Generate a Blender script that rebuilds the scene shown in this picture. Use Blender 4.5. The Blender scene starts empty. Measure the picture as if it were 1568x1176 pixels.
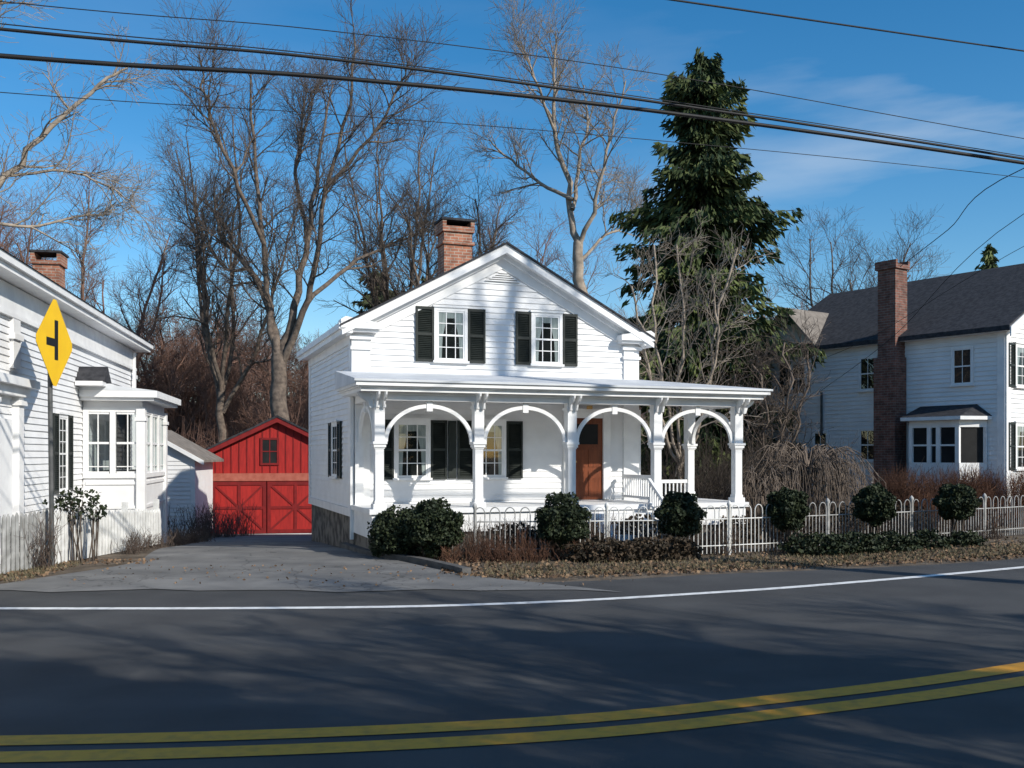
import bpy, math, random
import numpy as np
from mathutils import Vector
R=math.radians
rnd=random.Random(7)
scene=bpy.context.scene
scene.view_settings.view_transform='Standard'
scene.view_settings.look='None'
scene.view_settings.exposure=0
COL=scene.collection

# ---------------------------------------------------------------- materials
def new_mat(name):
    m=bpy.data.materials.new(name); m.use_nodes=True
    nt=m.node_tree; b=nt.nodes['Principled BSDF']
    return m,nt,b
def mat(name,c1,c2=None,scale=3.0,rough=.7,bump=0.0,bscale=None,detail=6,lo=.35,hi=.65,spec=.3,stretch=(1,1,1),patch=None,cracks=0,plo=.62):
    m,nt,b=new_mat(name)
    b.inputs['Roughness'].default_value=rough
    b.inputs['Specular IOR Level'].default_value=spec
    b.inputs['Base Color'].default_value=(*c1,1)
    tc=nt.nodes.new('ShaderNodeTexCoord'); mp=nt.nodes.new('ShaderNodeMapping')
    mp.inputs['Scale'].default_value=stretch
    nt.links.new(tc.outputs['Object'],mp.inputs['Vector'])
    last=None
    if c2 is not None:
        n=nt.nodes.new('ShaderNodeTexNoise'); n.inputs['Scale'].default_value=scale; n.inputs['Detail'].default_value=detail
        nt.links.new(mp.outputs[0],n.inputs['Vector'])
        r=nt.nodes.new('ShaderNodeValToRGB')
        r.color_ramp.elements[0].position=lo; r.color_ramp.elements[1].position=hi
        r.color_ramp.elements[0].color=(*c1,1); r.color_ramp.elements[1].color=(*c2,1)
        nt.links.new(n.outputs['Fac'],r.inputs['Fac']); last=r.outputs['Color']
    def mul(last,fac_out,c_lo,p0,p1):
        r=nt.nodes.new('ShaderNodeValToRGB'); r.color_ramp.elements[0].position=p0; r.color_ramp.elements[1].position=p1
        r.color_ramp.elements[0].color=(c_lo,c_lo,c_lo,1); nt.links.new(fac_out,r.inputs['Fac'])
        mx=nt.nodes.new('ShaderNodeMix'); mx.data_type='RGBA'; mx.blend_type='MULTIPLY'; mx.inputs[0].default_value=1
        nt.links.new(last,mx.inputs[6]); nt.links.new(r.outputs['Color'],mx.inputs[7]); return mx.outputs[2]
    if patch:
        mp2=nt.nodes.new('ShaderNodeMapping'); mp2.inputs['Scale'].default_value=patch; nt.links.new(tc.outputs['Object'],mp2.inputs['Vector'])
        n=nt.nodes.new('ShaderNodeTexNoise'); n.inputs['Scale'].default_value=1; n.inputs['Detail'].default_value=5; nt.links.new(mp2.outputs[0],n.inputs['Vector'])
        last=mul(last,n.outputs['Fac'],plo,.35,.62)
    if cracks:
        v=nt.nodes.new('ShaderNodeTexVoronoi'); v.feature='DISTANCE_TO_EDGE'; v.inputs['Scale'].default_value=cracks
        nn=nt.nodes.new('ShaderNodeTexNoise'); nn.inputs['Scale'].default_value=1.3; nn.inputs['Detail'].default_value=6
        va=nt.nodes.new('ShaderNodeVectorMath'); va.operation='MULTIPLY_ADD'; va.inputs[1].default_value=(1.4,1.4,1.4)
        nt.links.new(tc.outputs['Object'],nn.inputs['Vector']); nt.links.new(nn.outputs['Color'],va.inputs[0]); nt.links.new(tc.outputs['Object'],va.inputs[2])
        nt.links.new(va.outputs[0],v.inputs['Vector'])
        last=mul(last,v.outputs['Distance'],.55,.003,.012)
    if last is not None: nt.links.new(last,b.inputs['Base Color'])
    if bump>0:
        n2=nt.nodes.new('ShaderNodeTexNoise'); n2.inputs['Scale'].default_value=bscale or scale*4; n2.inputs['Detail'].default_value=6
        nt.links.new(mp.outputs[0],n2.inputs['Vector'])
        bp=nt.nodes.new('ShaderNodeBump'); bp.inputs['Strength'].default_value=bump; bp.inputs['Distance'].default_value=.03
        nt.links.new(n2.outputs['Fac'],bp.inputs['Height']); nt.links.new(bp.outputs['Normal'],b.inputs['Normal'])
    return m
def brick_mat(name,ca,cb,mortar):
    m,nt,b=new_mat(name); b.inputs['Roughness'].default_value=.9
    tc=nt.nodes.new('ShaderNodeTexCoord'); s=nt.nodes.new('ShaderNodeSeparateXYZ'); c=nt.nodes.new('ShaderNodeCombineXYZ'); a=nt.nodes.new('ShaderNodeMath')
    nt.links.new(tc.outputs['Object'],s.inputs[0]); nt.links.new(s.outputs[0],a.inputs[0]); nt.links.new(s.outputs[1],a.inputs[1])
    nt.links.new(a.outputs[0],c.inputs[0]); nt.links.new(s.outputs[2],c.inputs[1])
    br=nt.nodes.new('ShaderNodeTexBrick'); br.inputs['Scale'].default_value=1
    br.inputs['Color1'].default_value=(*ca,1); br.inputs['Color2'].default_value=(*cb,1); br.inputs['Mortar'].default_value=(*mortar,1)
    br.inputs['Brick Width'].default_value=.21; br.inputs['Row Height'].default_value=.075; br.inputs['Mortar Size'].default_value=.008
    nt.links.new(c.outputs[0],br.inputs['Vector'])
    n=nt.nodes.new('ShaderNodeTexNoise'); n.inputs['Scale'].default_value=5; nt.links.new(tc.outputs['Object'],n.inputs['Vector'])
    mx=nt.nodes.new('ShaderNodeMix'); mx.data_type='RGBA'; mx.blend_type='MULTIPLY'; mx.inputs[0].default_value=.7
    r=nt.nodes.new('ShaderNodeValToRGB'); r.color_ramp.elements[0].color=(.45,.42,.4,1); r.color_ramp.elements[0].position=.35; r.color_ramp.elements[1].position=.6
    nt.links.new(n.outputs['Fac'],r.inputs['Fac'])
    nt.links.new(br.outputs['Color'],mx.inputs[6]); nt.links.new(r.outputs['Color'],mx.inputs[7]); nt.links.new(mx.outputs[2],b.inputs['Base Color'])
    bp=nt.nodes.new('ShaderNodeBump'); bp.inputs['Strength'].default_value=.5; bp.inputs['Distance'].default_value=.01; bp.invert=True
    nt.links.new(br.outputs['Fac'],bp.inputs['Height']); nt.links.new(bp.outputs['Normal'],b.inputs['Normal'])
    return m
def glass_mat():
    m=bpy.data.materials.new('window_glass'); m.use_nodes=True; nt=m.node_tree; nt.nodes.clear()
    o=nt.nodes.new('ShaderNodeOutputMaterial'); t=nt.nodes.new('ShaderNodeBsdfTransparent'); t.inputs[0].default_value=(.7,.76,.76,1)
    g=nt.nodes.new('ShaderNodeBsdfGlossy'); g.inputs['Roughness'].default_value=.03; mx=nt.nodes.new('ShaderNodeMixShader'); mx.inputs[0].default_value=.1
    nt.links.new(t.outputs[0],mx.inputs[1]); nt.links.new(g.outputs[0],mx.inputs[2]); nt.links.new(mx.outputs[0],o.inputs[0])
    return m
M={}
M['white']=mat('white_painted_clapboard',(.8,.8,.8),(.7,.7,.7),2.2,.55,.05,30,lo=.3,hi=.75)
M['trim']=mat('white_trim_paint',(.82,.82,.81),(.72,.72,.72),3,.5)
M['porchroof']=mat('pale_porch_roof',(.62,.64,.66),(.5,.52,.54),2,.6)
M['shingle']=mat('dark_shingles',(.022,.023,.027),(.05,.05,.055),8,.9,.3,40)
M['shutter']=mat('black_green_shutter_paint',(.012,.017,.015),(.02,.025,.022),6,.5)
M['dark']=mat('dark_interior',(.01,.011,.012),(.02,.02,.02),2,.9)
M['curtain']=mat('curtain_cloth',(.6,.6,.58),(.45,.45,.44),14,.9,stretch=(3,3,.2))
M['glass']=glass_mat()
M['brick']=brick_mat('red_brick',(.42,.17,.1),(.3,.12,.075),(.4,.36,.3))
M['brickdark']=brick_mat('old_brick',(.25,.1,.07),(.14,.06,.045),(.2,.18,.16))
M['stone']=mat('fieldstone_foundation',(.06,.056,.052),(.19,.175,.155),3.5,.9,.6,9,lo=.4,hi=.6)
M['red']=mat('red_barn_paint',(.4,.022,.018),(.28,.016,.014),4,.65,.1,30,stretch=(4,4,.5))
M['redtrim']=mat('faded_red_rail',(.42,.13,.09),(.34,.09,.06),5,.7)
M['reddark']=mat('barn_batten_red',(.22,.012,.012),(.15,.01,.01),5,.7)
M['wood']=mat('varnished_oak_door',(.19,.05,.018),(.12,.032,.012),5,.35,stretch=(6,6,.6))
M['asphalt']=mat('road_asphalt',(.058,.058,.059),(.082,.082,.082),1.1,.85,.35,180,lo=.3,hi=.7,detail=12,patch=(.05,.6,1),plo=.8)
M['drive']=mat('old_drive_asphalt',(.15,.15,.148),(.23,.225,.215),1.6,.9,.4,90,lo=.3,hi=.7,detail=10,patch=(.3,.9,1),cracks=.5,plo=.7)
M['ylw']=mat('yellow_road_paint',(.76,.34,.03),(.48,.23,.04),9,.7,.1,120,lo=.45,hi=.85,detail=10)
M['wline']=mat('white_road_paint',(.78,.78,.76),(.42,.42,.42),7,.7,lo=.45,hi=.8,detail=10)
M['ground']=mat('winter_ground',(.075,.058,.042),(.17,.135,.1),2.2,1,.8,25,lo=.35,hi=.65,detail=12)
M['kerb']=mat('kerb_asphalt',(.07,.07,.07),(.13,.125,.12),4,.9,.4,60)
M['oldroof']=mat('weathered_roof',(.16,.14,.12),(.25,.22,.19),4,.9,.4,60)
M['bark']=mat('grey_bark',(.085,.067,.056),(.19,.15,.12),5,.9,.5,20)
M['barkpale']=mat('pale_bark',(.21,.175,.14),(.37,.31,.25),4,.9,.3,20)
M['barkdark']=mat('dark_bark',(.05,.04,.033),(.11,.088,.07),5,.9,.4,20)
M['twigbrown']=mat('russet_twigs',(.17,.095,.072),(.28,.17,.128),.3,.95)
M['twiggrey']=mat('grey_brown_twigs',(.075,.055,.045),(.14,.105,.085),2,.95)
M['twigred']=mat('dry_hedge_twigs',(.1,.05,.033),(.18,.095,.06),2,.95)
M['needle']=mat('spruce_needles',(.026,.044,.016),(.11,.135,.042),.9,.8,lo=.42,hi=.62)
M['needle2']=mat('pine_needles',(.03,.042,.018),(.08,.095,.04),1.6,.8,lo=.38,hi=.62)
M['leaf']=mat('boxwood_leaves',(.01,.018,.008),(.033,.045,.018),6,.7,lo=.38,hi=.62)
M['leafred']=mat('shrub_leaves_autumn',(.035,.028,.018),(.08,.055,.035),5,.8,lo=.38,hi=.62)
M['litter']=mat('oak_leaf_litter',(.11,.07,.045),(.25,.165,.1),4,.9,lo=.38,hi=.62)
M['grass']=mat('dry_grass',(.09,.08,.045),(.17,.14,.085),3,.9,lo=.38,hi=.62)
M['fence']=mat('white_fence_paint',(.75,.75,.73),(.55,.55,.53),5,.6)
M['fencegrey']=mat('shade_grey_fence_paint',(.42,.42,.41),(.25,.25,.24),5,.7)  # darker copy of the white paint; on the hoop fence it paints in shade
M['signy']=mat('sign_yellow',(.85,.52,.015),(.8,.48,.015),3,.4)
M['black']=mat('black_paint',(.01,.01,.01),(.015,.015,.015),3,.5)
M['steel']=mat('weathered_steel',(.06,.065,.065),(.11,.11,.11),6,.5)
M['wire']=mat('wire_rubber',(.012,.012,.014),(.02,.02,.02),3,.6)
M['pole']=mat('pole_wood',(.12,.08,.055),(.2,.14,.1),4,.9,stretch=(5,5,.5))
M['lamp']=mat('brass',(.5,.3,.1),None,rough=.3)

# ---------------------------------------------------------------- mesh helpers
def empty(name,loc=(0,0,0),rot=0):
    e=bpy.data.objects.new(name,None); e.location=loc; e.rotation_euler=(0,0,rot); COL.objects.link(e); return e
class MB:
    def __init__(s): s.v=[]; s.f=[]
    def poly(s,*pts):
        i=len(s.v); s.v+= [tuple(p) for p in pts]; s.f.append(tuple(range(i,i+len(pts))))
    def hexa(s,p):
        i=len(s.v); s.v+=[tuple(q) for q in p]
        for f in ((0,3,2,1),(4,5,6,7),(0,1,5,4),(1,2,6,5),(2,3,7,6),(3,0,4,7)): s.f.append(tuple(i+k for k in f))
    def box(s,x0,x1,y0,y1,z0,z1):
        s.hexa([(x0,y0,z0),(x1,y0,z0),(x1,y1,z0),(x0,y1,z0),(x0,y0,z1),(x1,y0,z1),(x1,y1,z1),(x0,y1,z1)])
    def prism(s,poly,off):
        n=len(poly); i=len(s.v); s.v+=[tuple(p) for p in poly]; s.v+=[tuple(p[k]+off[k] for k in range(3)) for p in poly]
        s.f.append(tuple(range(i,i+n))); s.f.append(tuple(range(i+2*n-1,i+n-1,-1)))
        for k in range(n):
            k2=(k+1)%n; s.f.append((i+k,i+n+k,i+n+k2,i+k2))
    def obj(s,name,m,parent=None,smooth=False):
        me=bpy.data.meshes.new(name); me.from_pydata(s.v,[],s.f); me.update()
        if isinstance(m,str): m=M[m]
        me.materials.append(m)
        o=bpy.data.objects.new(name,me); COL.objects.link(o)
        if parent: o.parent=parent
        if smooth: me.shade_smooth()
        return o
class Wall:
    def __init__(s,o,a,n): s.o=o; s.a=a; s.n=n
    def pt(s,t,out,z): return (s.o[0]+s.a[0]*t+s.n[0]*out, s.o[1]+s.a[1]*t+s.n[1]*out, z)
    def box(s,mb,t0,t1,z0,z1,o0,o1):
        P=s.pt; mb.hexa([P(t0,o0,z0),P(t1,o0,z0),P(t1,o1,z0),P(t0,o1,z0),P(t0,o0,z1),P(t1,o0,z1),P(t1,o1,z1),P(t0,o1,z1)])
    def siding(s,mb,s0,s1,z0,z1,e=.115):
        n=max(1,round((z1-z0)/e)); e=(z1-z0)/n
        f0=s0 if callable(s0) else (lambda z:s0); f1=s1 if callable(s1) else (lambda z:s1)
        for i in range(n):
            a=z0+i*e; b=a+e
            if f1(a)-f0(a)<.02: break
            P=s.pt; j=rnd.uniform(-.003,.003)
            mb.poly(P(f0(a),.028+j,a),P(f1(a),.028+j,a),P(f1(b),.002,b),P(f0(b),.002,b))
            mb.poly(P(f0(a),.0,a),P(f1(a),.0,a),P(f1(a),.028+j,a),P(f0(a),.028+j,a))
class Kit:
    """collects parts of one building by material"""
    def __init__(s,parent): s.p=parent; s.d={}
    def __getitem__(s,k):
        if k not in s.d: s.d[k]=MB()
        return s.d[k]
    def done(s):
        for (n,m),mb in s.d.items(): mb.obj(n,m,s.p)
def window(K,W,t0,t1,z0,z1,cols=2,rows=2,cas=.07,curtain=True,shut=0,shw=.4,sides=(1,1),head=True):
    tr=K[('window_casings','trim')]; 
    W.box(tr,t0-cas,t0,z0-.02,z1+cas,.0,.06); W.box(tr,t1,t1+cas,z0-.02,z1+cas,.0,.06)
    W.box(tr,t0,t1,z1,z1+cas,.0,.058)
    if head: W.box(tr,t0-cas-.03,t1+cas+.03,z1+cas,z1+cas+.04,.0,.09)
    W.box(tr,t0-cas-.03,t1+cas+.03,z0-.07,z0-.02,.0,.1); W.box(tr,t0,t1,z0-.02,z0,.0,.058)
    P=W.pt
    K[('window_interiors','dark')].poly(P(t0,.0325,z0),P(t1,.0325,z0),P(t1,.0325,z1),P(t0,.0325,z1))
    w=t1-t0; h=z1-z0; zm=z0+h/2
    if curtain:
        c=K[('curtains','curtain')]; o=.035
        c.poly(P(t0,o,zm-.1*h),P(t0+.2*w,o,zm-.05*h),P(t0+.42*w,o,z1),P(t0,o,z1))
        c.poly(P(t1,o,zm-.1*h),P(t1,o,z1),P(t1-.42*w,o,z1),P(t1-.2*w,o,zm-.05*h))
        c.poly(P(t0,o+.002,z1-.16*h),P(t1,o+.002,z1-.14*h),P(t1,o+.002,z1),P(t0,o+.002,z1))
        c.poly(P(t0,o,z0),P(t0+.17*w,o,z0),P(t0+.2*w,o,zm-.05*h),P(t0,o,zm-.1*h))
        c.poly(P(t1,o,z0),P(t1,o,zm-.1*h),P(t1-.2*w,o,zm-.05*h),P(t1-.17*w,o,z0))
    K[('window_glass_panes','glass')].poly(P(t0,.04,z0),P(t1,.04,z0),P(t1,.04,z1),P(t0,.04,z1))
    s=K[('window_sashes','trim')]; q=.035
    W.box(s,t0,t0+q,z0,z1,.034,.05); W.box(s,t1-q,t1,z0,z1,.034,.05)
    W.box(s,t0+q,t1-q,z0,z0+q,.034,.05); W.box(s,t0+q,t1-q,z1-q,z1,.034,.05); W.box(s,t0+q,t1-q,zm-.02,zm+.02,.034,.055)
    for (a,b) in ((z0+q,zm-.02),(zm+.02,z1-q)):
        for i in range(1,cols): 
            x=t0+w*i/cols; W.box(s,x-.009,x+.009,a,b,.038,.046)
        for j in range(1,rows):
            z=a+(b-a)*j/rows; W.box(s,t0+q,t1-q,z-.009,z+.009,.038,.045)
    if shut:
        sh=K[('shutters','shutter')]
        for side,on in zip((-1,1),sides):
            if not on: continue
            a=(t0-cas-.01-shw) if side<0 else (t1+cas+.01); b=a+shw; fr=.045
            lo,hi=z0-.05,z1+cas
            W.box(sh,a,a+fr,lo,hi,.025,.07); W.box(sh,b-fr,b,lo,hi,.025,.07)
            for zz in (lo,(lo+hi)/2-.03,hi-.06): W.box(sh,a+fr,b-fr,zz,zz+.06,.025,.066)
            W.box(sh,a+fr,b-fr,lo+.06,hi-.06,.025,.033)
            z=lo+.07
            while z<hi-.08:
                sh.poly(P(a+fr,.062,z),P(b-fr,.062,z),P(b-fr,.034,z+.035),P(a+fr,.034,z+.035)); z+=.04

# ---------------------------------------------------------------- terrain
def sm(t): t=max(0,min(1,t)); return t*t*(3-2*t)
def H(x,y):
    w=1-sm((x+1)/6)
    z=-.063*max(0,min(20,y-20.5))*w
    z+=12*sm((y-60)/110)
    if x>2: z+=.25*sm((y-21-.55*x)/6)*sm((x-2)/5)*(1-sm((y-50)/10))
    return z
def axis(vals):
    out=[]
    for a,b,st in vals:
        n=int(round((b-a)/st)); out+=[a+(b-a)*i/n for i in range(n)]
    return out+[vals[-1][1]]
xs=axis([(-600,-100,50),(-100,-30,7),(-30,30,1),(30,100,7),(100,600,50)])
ys=axis([(-400,-40,40),(-40,10,5),(10,60,1),(60,200,7),(200,900,70)])
g=MB()
for y in ys:
    for x in xs: g.v.append((x,y,H(x,y)))
nx=len(xs)
for j in range(len(ys)-1):
    for i in range(nx-1):
        a=j*nx+i; g.f.append((a,a+1,a+nx+1,a+nx))
g.obj('ground','ground',smooth=True)

def cr(pts,n=10):
    P=[np.array(p,float) for p in pts]; P=[2*P[0]-P[1]]+P+[2*P[-1]-P[-2]]; out=[]
    for i in range(1,len(P)-2):
        for k in range(n):
            t=k/n; a,b,c,d=P[i-1],P[i],P[i+1],P[i+2]
            out.append(.5*((2*b)+(-a+c)*t+(2*a-5*b+4*c-d)*t*t+(-a+3*b-3*c+d)*t**3))
    out.append(P[-2]); return out
def strip(A,B,z,name,m,parent=None):
    mb=MB(); n=len(A)
    for a,b in zip(A,B): mb.v.append((a[0],a[1],z)); mb.v.append((b[0],b[1],z))
    for i in range(n-1): mb.f.append((2*i,2*i+2,2*i+3,2*i+1))
    return mb.obj(name,m,parent)
def offs(C,w):
    A=[];B=[]
    for i,c in enumerate(C):
        d=C[min(i+1,len(C)-1)]-C[max(i-1,0)]; d=d/np.linalg.norm(d); n=np.array([-d[1],d[0]])
        A.append(c-n*w/2); B.append(c+n*w/2)
    return A,B
near=cr([(-60,1),(-20,.6),(-3,.7),(0,1),(3,2),(6,3.8),(10,6.4),(17,11),(31,20.5),(60,44)])
far=cr([(-60,16.6),(-20,15.3),(-7,15),(0,15.1),(3.4,16.2),(5.8,16.95),(9.3,18.4),(16,22.4),(30,32.5),(60,57)])
white=cr([(-60,14.2),(-20,12.9),(-10,12.62),(-3.2,12.6),(0,13.0),(2.97,14.05),(5.2,15.1),(8.96,17.15),(16,21.3),(30,31),(60,56)])
yel=cr([(-60,7.5),(-20,6.75),(-8,6.55),(-3.3,6.6),(0,7.02),(2.2,7.75),(4.64,8.86),(9,11.3),(16,15.8),(30,25.5),(60,50)])
road=strip(near,far,.012,'road','asphalt')
A,B=offs(white,.17); strip(A,B,.018,'white_edge_line','wline',road)
def shift(C,s):
    out=[]
    for i,c in enumerate(C):
        d=C[min(i+1,len(C)-1)]-C[max(i-1,0)]; d=d/np.linalg.norm(d); out.append(c+np.array([-d[1],d[0]])*s)
    return out
for k,s in enumerate((-.19,.19)):
    A,B=offs(shift(yel,s),.24); strip(A,B,.018,'yellow_centre_line_%d'%(k+1),'ylw',road)
def drive():
    mb=MB()
    L=[(-8.0,14.2),(-7.4,16.0),(-6.9,17.8),(-7.3,20),(-7.7,23),(-8.6,28),(-10.2,33),(-11.2,36)]
    Rr=[(1.6,14.2),(-.6,15.9),(-2.0,18),(-3.45,20.4),(-4.3,23),(-5.6,28),(-6.3,33),(-6.5,36.5)]
    L=cr(L,8); Rr=cr(Rr,8); K=14
    for q,(a,b) in enumerate(zip(L,Rr)):
        for k in range(K+1):
            p=a+(b-a)*k/K
            if q<4: p=p+np.array([0,.12*math.sin(k*2.1)+.08*math.sin(k*5.3)])*(1-q/4)
            mb.v.append((p[0],p[1],H(p[0],p[1])+.022))
    for j in range(len(L)-1):
        for k in range(K):
            i=j*(K+1)+k; mb.f.append((i,i+1,i+K+2,i+K+1))
    return mb.obj('driveway','drive',smooth=True)
drive()
kc=cr([(-3.6,20.9),(-3.0,19.6),(-2.35,18.7),(-1.7,17.9),(-1.0,16.7),(-.75,16.2)],6)
A,B=offs(kc,.16); mb=MB()
for i in range(len(kc)-1):
    mb.hexa([(*A[i],-.05),(*A[i+1],-.05),(*B[i+1],-.05),(*B[i],-.05),(*A[i],.11),(*A[i+1],.11),(*B[i+1],.11),(*B[i],.11)])
mb.obj('driveway_kerb','kerb')

# ---------------------------------------------------------------- main house
def main_house():
    E=empty('white_clapboard_house',(-3.37,20.7,0),R(20)); K=Kit(E)
    Wd=6.7; D=6.0; ze=4.62; zp=6.42; z0=.72
    F=Wall((0,0),(1,0),(0,-1)); L=Wall((0,0),(0,1),(-1,0)); Rw=Wall((Wd,0),(0,1),(1,0))
    sl=(zp-ze)/(Wd/2)
    core=K[('wall_core','white')]
    core.prism([(0,.0,z0-.02),(Wd,.0,z0-.02),(Wd,.0,ze),(Wd/2,.0,zp),(0,.0,ze)],(0,D,0))
    sd=K[('clapboards','white')]
    F.siding(sd,0,Wd,z0,ze,.125)
    F.siding(sd,lambda z:(z-ze)/sl,lambda z:Wd-(z-ze)/sl,ze,zp,.125)
    L.siding(sd,0,D,z0,ze,.125); Rw.siding(sd,0,D,z0,ze,.125)
    st=K[('stone_foundation','stone')]; st.box(.03,Wd-.03,.03,D-.03,-.9,z0-.021)
    tr=K[('trim_boards','trim')]
    for a,b in ((-.03,.36),(Wd-.36,Wd+.03)):
        F.box(tr,a,b,z0,4.42,.0,.06); F.box(tr,a-.03,b+.03,4.2,4.27,.0,.1); F.box(tr,a-.05,b+.05,4.42,4.5,.0,.12)
        F.box(tr,a,b,4.5,4.62,.0,.07)
    L.box(tr,.0,.22,z0,4.5,.0,.045); L.box(tr,D-.2,D,z0,4.5,.0,.045); Rw.box(tr,.0,.22,z0,4.5,.0,.045)
    L.box(tr,.0,D,4.33,4.6,.0,.05); Rw.box(tr,0,D,4.33,4.6,.0,.05)
    L.box(tr,.0,D,z0-.05,z0+.12,.0,.05)
    ov=.28; fr=-.3; bk=D+.2
    def slab(mb,sgn,lo,hi,x_over):
        xe=-x_over if sgn<0 else Wd+x_over
        zee=ze-sl*x_over; xm=Wd/2
        mb.prism([(xe,fr,zee+lo),(xm,fr,zp+lo),(xm,fr,zp+hi),(xe,fr,zee+hi)],(0,bk-fr,0))
    rf=K[('roof_boards','trim')]; sg=K[('roof_shingles','shingle')]
    for s in (-1,1): slab(rf,s,.02,.2,ov)
    for s in (-1,1):
        xe=-ov-.04 if s<0 else Wd+ov+.04; zee=ze-sl*(ov+.04)
        sg.prism([(xe,fr-.05,zee+.203),(Wd/2,fr-.05,zp+.203),(Wd/2,fr-.05,zp+.245),(xe,fr-.05,zee+.245)],(0,bk-fr+.1,0))
    def rake(t0,drop0,drop1,o0,o1):
        for s in (0,1):
            q=[]
            for x,d in [(t0,drop0),(Wd/2,drop0),(Wd/2,drop1),(t0,drop1)]:
                q.append((x if s==0 else Wd-x,-o0,ze+sl*x-d))
            tr.prism(q,(0,-(o1-o0),0))
    rake(.0,.30,.0,.0,.05); rake(-.15,.08,-.02,.05,.14); rake(-.28,.0,-.1,.303,.34)
    for s in (0,1):
        a,b=(-.3,.55) if s==0 else (Wd-.55,Wd+.3)
        tr.box(a,b,-.33,-.0,4.62,4.74); tr.box(a+.04,b-.04,-.25,0,4.56,4.62)
        if s==0: tr.prism([(a,-.33,4.743),(b,-.33,4.743),(a+.1,-.33,4.86),(a,-.33,4.8)],(0,.33,0))
        else: tr.prism([(b,-.33,4.743),(b,-.33,4.8),(b-.1,-.33,4.86),(a,-.33,4.743)],(0,.33,0))
    L.box(tr,-.3,D+.15,4.52,4.6,.05,.27); L.box(tr,-.31,D+.2,4.6,4.72,.2,.34)
    Rw.box(tr,-.3,D+.15,4.52,4.6,.05,.27)
    lv=K[('gable_vent','trim')]; 
    lv.prism([(Wd/2-.42,-.035,5.83),(Wd/2+.42,-.035,5.83),(Wd/2,-.035,6.07)],(0,-.03,0))
    dk=K[('gable_vent_slots','dark')]
    for i in range(4):
        z=5.86+i*.045; hw=.33-i*.075; dk.box(Wd/2-hw,Wd/2+hw,-.069,-.06,z,z+.015)
    window(K,F,1.84,2.46,4.05,5.12,3,2,shut=1,shw=.4)
    window(K,F,4.10,4.72,4.05,5.12,3,2,shut=1,shw=.36)
    window(K,F,.95,1.62,1.5,2.66,3,2,shut=1,shw=.36)
    window(K,F,2.76,3.36,1.5,2.66,3,2,shut=1,shw=.38)
    sh=K[('shutters','shutter')]; F.box(sh,2.09,2.27,1.46,2.72,.025,.06)
    window(K,L,1.6,2.25,1.5,2.66,2,2,shut=1,shw=.38,curtain=False)
    F.box(tr,.0,Wd,z0-.05,z0+.2,.0,.05)
    F.box(tr,4.82,5.0,.95,2.95,.0,.1); F.box(tr,5.8,5.98,.95,2.95,.0,.1); F.box(tr,4.78,6.02,2.95,3.03,.0,.14)
    F.box(tr,5.0,5.8,2.82,2.95,.0,.07)
    dr=K[('front_door','wood')]; F.box(dr,5.0,5.8,.95,2.82,.01,.04)
    for a,b,c,d in ((5.08,5.36,1.05,1.6),(5.44,5.72,1.05,1.6),(5.08,5.36,1.7,2.1),(5.44,5.72,1.7,2.1)):
        F.box(dr,a,b,c,d,.04,.055); 
    F.box(dr,5.06,5.74,2.15,2.2,.04,.06); F.box(dr,5.06,5.74,2.7,2.75,.04,.06)
    gl=K[('door_light','dark')]; F.box(gl,5.12,5.68,2.22,2.68,.04,.047)
    kn=K[('door_knob','lamp')]; F.box(kn,5.09,5.13,1.8,1.84,.04,.1)
    F.box(kn,5.35,5.45,3.02,3.1,.14,.25)
    ch=K[('brick_chimney','brick')]; cx=3.3; cy=3.5
    ch.box(cx-.37,cx+.37,cy-.3,cy+.3,6.2,7.62); ch.box(cx-.42,cx+.42,cy-.35,cy+.35,7.3,7.38); ch.box(cx-.42,cx+.42,cy-.35,cy+.35,7.62,7.76)
    ch.box(cx-.42,cx-.32,cy-.35,cy+.35,7.761,7.9); ch.box(cx+.32,cx+.42,cy-.35,cy+.35,7.761,7.9)
    ch.box(cx-.32,cx+.32,cy+.25,cy+.35,7.761,7.88)
    cs=K[('chimney_cap','shingle')]; cs.box(cx-.45,cx+.45,cy-.38,cy+.38,7.903,7.96); cs.box(cx-.3,cx+.3,cy-.33,cy+.24,7.762,7.77)
    K.done()
    K=Kit(E); fl=.93; pv=-1.8; ur=8.26; posts=[.17,2.2,4.23,6.24,8.26]
    fb=K[('porch_floor','trim')]
    fb.box(-.05,8.45,-2.0,-.07,fl-.1,fl); fb.box(6.77,8.45,-.07,.45,fl-.1,fl)
    fb.box(.0,8.4,-1.94,-1.88,.45,fl-.1); fb.box(0,.06,-1.88,-.07,.35,fl-.1)
    sk=K[('porch_underside','stone')]; sk.box(.05,8.35,-1.86,.4,-.2,.8)
    pb=K[('porch_posts','trim')]
    def post(x,y):
        pb.box(x-.13,x+.13,y-.13,y+.13,fl,fl+.1); pb.box(x-.1,x+.1,y-.1,y+.1,fl+.1,fl+.16)
        pb.box(x-.085,x+.085,y-.085,y+.085,fl+.16,2.1)
        pb.box(x-.1,x+.1,y-.1,y+.1,2.1,2.13); pb.box(x-.12,x+.12,y-.12,y+.12,2.13,2.19); pb.box(x-.14,x+.14,y-.14,y+.14,2.19,2.24)
        pb.box(x-.1,x+.1,y-.1,y+.1,2.24,2.9); pb.box(x-.12,x+.12,y-.12,y+.12,2.9,2.96); pb.box(x-.1,x+.1,y-.1,y+.1,2.96,3.045)
    for u in posts: post(u,pv)
    post(ur,.25)
    pb.box(.02,.2,-.2,-.062,fl,3.04)
    pb.box(6.72,6.86,.1,.3,fl,3.04)
    ar=K[('porch_arches','trim')]
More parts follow.
